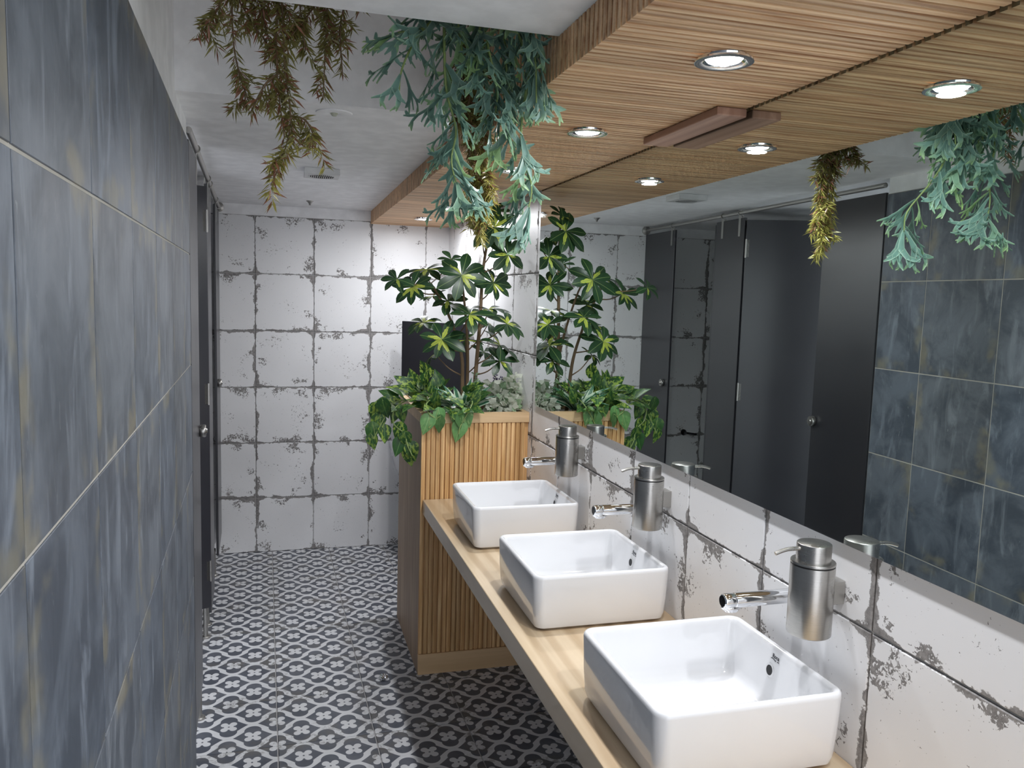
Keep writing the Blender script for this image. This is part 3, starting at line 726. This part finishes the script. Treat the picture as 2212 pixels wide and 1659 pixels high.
# --- cream-leaved shrub
wbse = (2.72, 9.95, 3.05)
ws = thing('cream_leaf_shrub', 'low shrub of tiny cream-white leaves by the mirror end of planter', 'plant', wbse)
tips = [(2.55, 9.85, 3.42), (2.56, 9.95, 3.56), (2.62, 9.8, 3.50), (2.70, 9.75, 3.42), (2.64, 10.0, 3.58), (2.76, 9.8, 3.44), (2.80, 9.9, 3.56), (2.87, 9.95, 3.66), (2.85, 9.75, 3.42), (2.88, 9.85, 3.54), (2.73, 9.65, 3.36), (2.60, 9.68, 3.36), (2.50, 9.75, 3.34), (2.80, 9.68, 3.34), (2.90, 10.0, 3.50)]
for p in tips:
    sp_ = spline([wbse, (wbse[0]*.5+p[0]*.5, wbse[1]*.5+p[1]*.5, 3.3), p], 4); v, f = tube([q-Vector(wbse) for q in sp_], .006, 5)
    add('stem', mesh('stem', v, f, M['stem_grey']), ws, wbse)
stuff('foliage', leafy_stuff([[(wbse[0]*.4+p[0]*.6, wbse[1]*.4+p[1]*.6, 3.27), p] for p in tips], 240, .105, lambda p, r: 0 if r > .14 else 1, .75, .07, .6), [M['cream_leaf'], M['sage_leaf']], ws, wbse)
# --- sage sprigs
eb = (2.38, 10.0, 3.05); es = thing('sage_shrub', 'grey-green small-leaved sprigs behind the striped leaves', 'plant', eb)
tips = [(2.36, 9.95, 3.72), (2.44, 9.9, 3.62), (2.30, 9.85, 3.60), (2.42, 9.75, 3.50), (2.48, 9.95, 3.55)]
for p in tips:
    v, f = tube([(0, 0, 0), tuple((Vector(p)-Vector(eb))*.6+Vector((0, 0, .04))), tuple(Vector(p)-Vector(eb))], .006, 5); add('stem', mesh('stem', v, f, M['stem_grey']), es, eb)
stuff('foliage', leafy_stuff([[(2.38, 9.9, 3.3), p] for p in tips], 130, .06, lambda p, r: 0, .55, .03, .6), [M['sage_leaf']], es, eb)
# --- lavender
for lx, ly, lz, lb in ((2.665, 10.1, 3.70, 'taller purple lavender spike behind the cream shrub'), (2.755, 10.12, 3.66, 'shorter purple lavender spike nearer the wall')):
    t = thing('lavender', lb, 'flower', (lx, ly, 3.05), group='lavender spikes')
    v, f = tube([(0, 0, 0), (.01, 0, .3), (0, 0, lz-3.05-.02)], .005, 5); add('stem', mesh('stem', v, f, M['stem_grey']), t, (lx, ly, 3.05))
    stuff('flower_head', leafy_stuff([[(lx-.03, ly, lz-.17), (lx, ly, lz)], [(lx+.03, ly, lz-.16), (lx+.03, ly, lz-.05)]], 420, .024, lambda p, r: 0, .8, .02, .8), [M['purple']], t, (lx, ly, 3.05))

# ------------------------------------------------------------------ hanging plants
def frond_mesh(seed):
    r = random.Random(seed); V, Fc = [], []
    def ribbon(p, ang, ln, w0, w1, w2, seg=4, bend=0.0):
        n0 = len(V); x, y_ = p
        for i in range(seg+1):
            t = i/seg; a = ang + bend*t
            wd = (w0*(1-t)+w1*t) if t < .6 or w2 is None else w1*(1-t)/.4*.9 + w2*(t-.6)/.4
            nx, ny = math.cos(a), -math.sin(a)
            z = -.30*(y_**2) + .25*x*x
            V.extend([(x-nx*wd, y_-ny*wd, z+.02), (x, y_, z), (x+nx*wd, y_+ny*wd, z+.02)])
            if i < seg: x += math.sin(a)*ln/seg; y_ += math.cos(a)*ln/seg
        for i in range(seg):
            a = n0+3*i; Fc.extend([(a, a+1, a+4, a+3), (a+1, a+2, a+5, a+4)])
        return (x, y_), ang+bend
    p, a = ribbon((0, 0), 0, .36, .020, .066, None, 4, r.uniform(-.15, .15))
    for s in (-1, 1):
        q, a2 = ribbon(p, a+s*r.uniform(.42, .70), r.uniform(.17, .26), .060, .050, None, 3, s*.1)
        for s2 in (-1, 1):
            q2, a3 = ribbon(q, a2+s2*r.uniform(.32, .60)-s*.12, r.uniform(.15, .26), .044, .038, .013, 4, s2*.15)
            if r.random() < .6: ribbon(((q[0]*.35+q2[0]*.65), (q[1]*.35+q2[1]*.65)), a3+s2*.7, r.uniform(.10, .15), .030, .026, .009, 3, 0)
    ribbon(p, a, r.uniform(.22, .36), .046, .038, .013, 4, r.uniform(-.2, .2))
    me = bpy.data.meshes.new('frond'); me.from_pydata(V, [], Fc); me.materials.append(M['frond'])
    at = me.attributes.new('rim', 'FLOAT', 'POINT'); at.data.foreach_set('value', [0.0 if i % 3 == 1 else 1.0 for i in range(len(V))])
    me.polygons.foreach_set('use_smooth', [True]*len(me.polygons)); return me
fm = [frond_mesh(s) for s in (1, 2, 3, 4, 5, 6)]
FERN_A = [[[0.869, 4.85, 6.35], [0.741, 4.8, 6.165], [0.652, 4.75, 5.963], [0.638, 4.75, 5.834]], [[0.919, 4.9, 6.373], [0.906, 4.8, 6.08], [0.92, 4.78, 5.867], [0.973, 4.75, 5.655], [0.95, 4.75, 5.468], [1.003, 4.72, 5.268]], [[0.855, 4.85, 6.349], [0.781, 4.8, 6.221], [0.628, 4.75, 6.163]], [[0.999, 4.95, 6.399], [1.026, 4.85, 6.106], [1.048, 4.8, 5.884]]]
FERN_B = [[[1.15, 4.9, 6.39], [1.16, 4.75, 6.121], [1.214, 4.75, 5.915], [1.209, 4.75, 5.75]], [[1.32, 4.75, 6.30], [1.40, 4.75, 6.04], [1.375, 4.75, 5.765], [1.40, 4.83, 5.60], [1.50, 4.93, 5.39], [1.490, 4.96, 5.228]], [[1.13, 4.85, 6.35], [1.10, 4.75, 6.10], [1.06, 4.75, 5.89]], [[1.38, 4.68, 6.28], [1.42, 4.66, 6.05], [1.42, 4.62, 5.82]], [[1.28, 4.9, 6.35], [1.28, 4.8, 6.06], [1.32, 4.82, 5.79], [1.31, 4.85, 5.64]]]
def fern(name_label, crown, strands, count, seed):
    r = random.Random(seed)
    t = thing('hanging_fern', name_label, 'hanging plant', crown, group='staghorn ferns hanging from the recess')
    cr = Vector(crown); pts = []
    for s in strands:
        sp_ = spline([crown, ((crown[0]+s[0][0])/2, (crown[1]+s[0][1])/2, 6.72)] + s, 5)
        v, f = tube([p-cr for p in sp_], [.012-.008*i/(len(sp_)-1) for i in range(len(sp_))], 6)
        add('stem', mesh('stem', v, f, M['vine'], True), t, crown)
        pts += [(sp_[i], sp_[i+1]-sp_[i]) for i in range(len(sp_)-1) if sp_[i].z < 6.42]
    wts = [d.length*(1.0 + .5*max(0.0, 6.05-p.z)/.6) for p, d in pts]
    for k in range(count):
        p, d = r.choices(pts, wts)[0]; d = d.normalized(); th = r.uniform(0, 6.28)
        side = Vector((math.cos(th), math.sin(th)*.8, 0))
        if p.x > 1.3 and side.x > 0: side.x *= .3
        dr = (d*r.uniform(.5, 1.1) + side*r.uniform(.55, 1.35) + Vector((0, 0, -.15))).normalized()
        nrm = side + Vector((r.uniform(-.4, .4), -.35, .25)) + Vector((r.uniform(-.3, .3), r.uniform(-.3, .3), 0))
        ln = r.uniform(.28, .42)
        if (p+dr*ln).x > 1.49 and (p+dr*ln).z > 5.94: dr = Vector((-abs(dr.x)-.05, dr.y, dr.z)).normalized()
        add('frond', fm[r.randrange(6)], t, tuple(p), orient(dr, nrm), ln*T)
fern('left hanging staghorn fern with blue-green antler fronds', (.93, 5.05, 7.04), FERN_A, 60, 3)
fern('right hanging staghorn fern, its long strand ending over the planter', (1.30, 5.10, 7.04), FERN_B, 86, 4)
SPRIG_A = [[[-0.289, 5.2, 6.531], [-0.29, 5.2, 6.375], [-0.279, 5.2, 6.115], [-0.241, 5.2, 5.934], [-0.195, 5.2, 5.80]], [[-0.029, 5.2, 6.565], [-0.003, 5.1, 6.326], [0.01, 5.1, 5.987], [0.043, 5.05, 5.688], [-0.004, 5.05, 5.471], [-0.069, 5.0, 5.3]], [[0.271, 5.3, 6.587], [0.258, 5.3, 6.367], [0.25, 5.3, 6.146], [0.24, 5.3, 5.88]], [[0.369, 5.3, 6.573], [0.342, 5.3, 6.322], [0.358, 5.3, 6.03]], [[-0.278, 5.0, 6.46], [-0.353, 5.0, 6.251], [-0.427, 5.0, 6.155]], [[0.01, 5.1, 5.987], [-0.093, 5.0, 5.874], [-0.183, 5.0, 5.697]], [[0.043, 5.05, 5.714], [0.128, 5.05, 5.695], [0.185, 5.0, 5.584]], [[-0.134, 5.2, 6.552], [-0.122, 5.2, 6.344], [-0.057, 5.2, 6.086]], [[0.077, 5.2, 6.58], [0.104, 5.2, 6.344], [0.131, 5.2, 6.133]], [[-0.003, 5.1, 6.533], [-0.034, 5.1, 6.244], [-0.03, 5.05, 5.892], [0.009, 5.05, 5.579]], [[-.25, 5.2, 6.45], [-.2, 5.2, 6.3], [-.1, 5.15, 6.15]], [[.2, 5.3, 6.5], [.15, 5.2, 6.35], [.05, 5.15, 6.2]]]
SPRIG_B = [[[1.265, 6.0, 6.64], [1.305, 6.0, 6.416], [1.35, 6.0, 5.99], [1.395, 6.0, 5.589], [1.42, 5.98, 5.248]], [[1.369, 6.0, 6.652], [1.377, 6.0, 6.358], [1.405, 6.0, 5.927], [1.45, 6.0, 5.526], [1.50, 5.98, 5.391]], [[1.301, 6.0, 6.579], [1.276, 6.0, 6.182], [1.338, 6.0, 5.754], [1.329, 6.0, 5.381]], [[1.41, 6.0, 6.595], [1.42, 6.0, 6.197], [1.45, 6.0, 5.765], [1.48, 6.0, 5.563]], [[1.395, 6.0, 5.589], [1.4, 6.0, 5.385], [1.429, 5.98, 5.179]], [[1.293, 6.05, 6.659], [1.355, 6.05, 6.268], [1.43, 6.05, 5.871]], [[1.33, 5.95, 6.3], [1.30, 5.9, 6.1], [1.22, 5.9, 5.95]]]
def sprigs(label, crown, strands, per, size, zfade, seed):
    global rng
    rng = random.Random(seed); t = thing('trailing_plant', label, 'hanging plant', crown, group='brown trailing plants hanging from the recess')
    cr = Vector(crown); lines = []
    for s in strands:
        top = [crown, ((crown[0]+s[0][0])/2, (crown[1]+s[0][1])/2, 6.8)] if s[0][2] > 6.4 else []
        sp_ = spline(top + s, 5); v, f = tube([p-cr for p in sp_], [.008-.004*i/(len(sp_)-1) for i in range(len(sp_))], 5)
        add('stem', mesh('stem', v, f, M['stem']), t, crown)
        seg_ = [p for p in sp_ if p.z < 6.6]; lines.append(seg_)
        for k in range(len(seg_)//2):           # short side shoots
            p = seg_[rng.randrange(len(seg_))]; d = Vector((rng.uniform(-1, 1), rng.uniform(-1, 1), rng.uniform(-1.3, -.2))).normalized()*rng.uniform(.08, .17)
            if (p+d).x > 1.49 and (p+d).z > 5.9: d.x = -abs(d.x)
            lines.append([p, p+d*.5+Vector((0, 0, -.01)), p+d+Vector((0, 0, -.03))])
    def mt(p, r): 
        y_ = max(0, min(1, (zfade-p.z)/.5)); return 2 if r < .22 - .08*y_ else (1 if rng.random() < y_*.85 else 0)  # lower needles turn yellow: light on them painted into the colour
    stuff('foliage', leafy_stuff(lines, per, size, mt, .17, .0, .25, -.25), [M['needle_olive'], M['needle_lit'], M['needle_red']], t, crown)
sprigs('brown narrow-leaved trailing plant hanging in three strands at the left', (.05, 5.25, 7.04), SPRIG_A, 190, .078, 5.75, 11)
sprigs('yellow-brown narrow-leaved plant hanging behind the staghorn ferns', (1.33, 6.05, 7.04), SPRIG_B, 300, .075, 5.95, 12)

# ------------------------------------------------------------------ toilet partition
def LO(lat, y, z=0): return LP(lat, y, z)
RZ = (0, 0, BL)
tp = thing('toilet_partition', 'dark grey toilet stall partition with steel rail, feet and doors', 'partition', LP(-.02, D-.01, 0))
def pbox(name, me, lat, y, z, rot=RZ, parent=tp, label=None): return add(name, me, parent, LO(lat, y, z), rot, label=label)
def panel_me(w_, z0, z1, th=.036): return bevel_box(-th, -w_, z0, 0, 0, z1, M['hpl'], .004, 1, 'panel')
for (ya, yb) in ((D-.02, 13.49), (11.93, 11.03), (9.03, 7.90)):
    pbox('front_panel', panel_me(ya-yb, .40, 6.02), 0, ya, 0)
# divider between the two stalls, dark inner side
v, f = box(-3.4, -.036, .40, -.04, 0, 6.02); pbox('divider', mesh('divider', v, f, M['hpl']), 0, 11.42, 0)
# rail, flange, hooks
v, f = tube([(0, 0, 0), (0, -(D-7.93), 0)], .030, 16); pbox('rail', mesh('rail', v, f, M['satin'], True), .0, D-.012, 6.105, label='brushed steel top rail')
v, f = lathe([(.0001, 0), (.085, 0), (.085, -.02), (.05, -.035), (.04, -.05), (.0001, -.05)], 28, 'y'); pbox('rail_flange', mesh('rail_flange', v, f, M['satin'], True), .0, D-.013, 6.105)
hk = join([box(0.0, -.030, -.36, .006, .030, -.05), box(-.045, -.030, -.36, -.039, .030, -.05)])
arc = [(.006+.0, 0, -.05)] + [(.038*math.cos(a), 0, .038*math.sin(a)) for a in [-.6, -.2, .3, .8, 1.3, 1.8, 2.3, 2.9, 3.4, 3.7]] + [(-.042, 0, -.05)]
hv2, hf2 = tube(arc, .007, 6)
hk = join([hk, (hv2, hf2)]); hk_me = mesh('rail_hook', hk[0], hk[1], M['satin'])
for y in (13.62, 11.72, 11.18, 8.92): pbox('rail_hook', hk_me, .0, y, 6.105)
# feet
fv, ff = lathe([(.0001, 0), (.062, 0), (.062, .02), (.055, .028), (.030, .03), (.030, .46), (.0001, .46)], 24); foot_me = mesh('foot', fv, ff, M['satin'], True)
for y in (13.70, 11.62, 11.18, 8.98, 8.1): pbox('foot', foot_me, -.04 if y == 8.98 else -.085, y, 0)
# latch knobs
kv, kf = lathe([(.0001, .075), (.020, .075), (.026, .068), (.030, .062), (.062, .060), (.068, .052), (.068, .012), (.06, .0)], 28, 'x'); kn = mesh('knob', kv, kf, M['steel'], True)
for y in (13.70, 8.97): pbox('latch_knob', kn, .001, y, 3.2, label='round brushed steel latch knob')
# doors: one ajar, one opened far inwards
def door(hy, ang, w_):
    o = pbox('stall_door', bevel_box(-.036, -w_, .50, 0, 0, 5.98, M['hpl'], .004, 1, 'door'), -.0, hy, 0, (0, 0, BL+ang))
    for hz in (5.55, 3.35, 1.0):
        h = bpy.data.objects.new('hinge', hinge_me); C.objects.link(h); h.parent = o; h.location = (.006*T, -.004*T, hz*T)
    return o
v, f = lathe([(.0001, -.14), (.013, -.14), (.013, .14), (.0001, .14)], 10); v2, f2 = box(-.012, -.05, -.13, -.006, .0, .13)
jj = join([(v, f), (v2, f2)]); hinge_me = mesh('hinge', jj[0], jj[1], M['satin'])
door(10.97, -1.17, 1.78)
d2 = pbox('stall_door', bevel_box(-.036, 0, .50, 0, 1.50, 5.98, M['hpl'], .004, 1, 'door'), 0, 11.97, 0, (0, 0, BL+1.50))
# things inside the far stall
fp = thing('stall_tap', 'small black wall tap inside the far stall, seen in the mirror', 'tap', (-2.1, D-.014, 2.05))
v, f = tube([(0, 0, 0), (0, -.10, 0), (-.04, -.16, .0), (-.2, -.20, -.02)], .022, 10); add('spout', mesh('stall_spout', v, f, M['chrome_dark'], True), fp, (-2.1, D-.014, 2.05))
v, f = lathe([(.0001, 0), (.06, 0), (.06, -.03), (.0001, -.035)], 20, 'y'); add('flange', mesh('stall_flange', v, f, M['chrome_dark'], True), fp, (-2.1, D-.014, 2.05))

# ------------------------------------------------------------------ privacy screen and urinal at the far right
A, Bp = Vector((1.98, 13.98, 0)), Vector((2.93, 12.95, 0)); dd = (Bp-A); ln = dd.length; ang = math.atan2(dd.y, dd.x)
sc = thing('privacy_screen', 'dark grey freestanding privacy screen behind the planter', 'screen', tuple(A), (0, 0, ang))
o = add('panel', bevel_box(0, 0, 0.02, ln, .06, 4.25, M['hpl'], .006, 1, 'screen_panel'), sc); o.parent = sc; o.location = (0, 0, 0)
o = add('foot_rail', bevel_box(0, -.02, 0, ln, .08, .03, M['black'], .004, 1, 'screen_foot'), sc); o.location = (0, 0, 0)
ub = (2.32, D-.014, 1.2)
ur = thing('urinal', 'white ceramic urinal on far wall, mostly hidden by the dark screen', 'urinal', ub)
ul = []
for hw, dp, z in ((.10, .10, 0.0), (.22, .26, .08), (.33, .42, .32), (.40, .56, .62), (.43, .62, .76), (.43, .63, .80), (.40, .60, .82)):
    ul.append([(hw*math.cos(a), -max(0.0, dp*math.sin(a)), z) for a in [PI*k/18 for k in range(19)]])
ul2 = [[(x*.86, y*.86-.02, z-.02-.001) for x, y, z in ul[-1]], [(x*.75, y*.75-.03, .55) for x, y, z in ul[-1]], [(x*.4, y*.4-.03, .40) for x, y, z in ul[-1]]]
v, f = loft(ul+ul2); add('bowl', mesh('urinal_bowl', v, [tuple(reversed(q)) for q in f], M['ceramic'], True), ur, ub)
add('back_plate', bevel_box(-.40, -.12, .5, .40, 0, 1.75, M['ceramic'], .05, 3, 'urinal_back'), ur, ub)

# ------------------------------------------------------------------ ceiling fittings
fb = (.455, 10.32, ZC-.001)
fa = thing('extractor_fan', 'square white extractor fan with round grille on the ceiling', 'extractor fan', fb)
add('housing', bevel_box(-.21, -.21, -.075, .21, .21, 0, M['plastic_white'], .008, 2, 'fan_housing'), fa, fb)
v, f = lathe([(.0001, -.077), (.152, -.077)], 36); add('shade_disc', mesh('fan_shade_disc', v, [tuple(reversed(q)) for q in f], M['black']), fa, fb)  # black disc painted in for the shade behind the grille
for k in range(-6, 7):
    x = k*.024; h = math.sqrt(max(.0, .155**2-x*x)); v, f = box(x-.004, -h, -.0782, x+.004, h, -.0772); add('slat', mesh('fan_slat', v, f, M['plastic_white']), fa, fb)
for k in (-2, 0, 2):
    y = k*.045; h = math.sqrt(.155**2-y*y); v, f = box(-h, y-.004, -.0786, h, y+.004, -.0783); add('bar', mesh('fan_bar', v, f, M['plastic_white']), fa, fb)
v, f = lathe([(.152, -.0772), (.152, -.079), (.160, -.079), (.166, -.0752)], 36, 'z', False); add('grille_ring', mesh('fan_ring', v, f, M['plastic_white'], True), fa, fb)
sb = (.41, 7.05, ZC-.001)
sd = thing('motion_sensor', 'small round recessed sensor in the white ceiling past the recess', 'sensor', sb)
v, f = lathe([(.15, 0), (.148, -.008), (.10, -.012), (.05, -.008), (.045, -.004)], 32); add('rim', mesh('sensor_rim', v, [tuple(reversed(q)) for q in f], M['paint'], True), sd, sb)
v, f = lathe([(.0001, -.030), (.018, -.026), (.030, -.012), (.032, -.002)], 20); add('lens', mesh('sensor_lens', v, [tuple(reversed(q)) for q in f], plain('lens', (.45, .47, .38), .2), True), sd, sb)
kb = (.42, 13.75, ZC-.001)
sk = thing('sprinkler', 'tiny conical sprinkler head on ceiling near the far wall', 'sprinkler', kb)
v, f = lathe([(.06, 0), (.058, -.008), (.04, -.02), (.012, -.06), (.02, -.066), (.02, -.07), (.0001, -.07)], 20); add('head', mesh('sprinkler_head', v, [tuple(reversed(q)) for q in f], M['satin'], True), sk, kb)

# ------------------------------------------------------------------ crumpled foil on the floor
bm = bmesh.new(); bmesh.ops.create_icosphere(bm, subdivisions=3, radius=.055*T)
r = random.Random(5)
for vtx in bm.verts: vtx.co *= r.uniform(.72, 1.15); vtx.co.z *= .6
zmin = min(vtx.co.z for vtx in bm.verts)
for vtx in bm.verts: vtx.co.z -= zmin
me = bpy.data.meshes.new('foil_scrap'); bm.to_mesh(me); bm.free(); me.materials.append(M['chrome'])
tag(add('foil_scrap', me, None, (1.176, 9.46, .0)), 'small crumpled foil scrap on the floor left of the planter', 'litter')
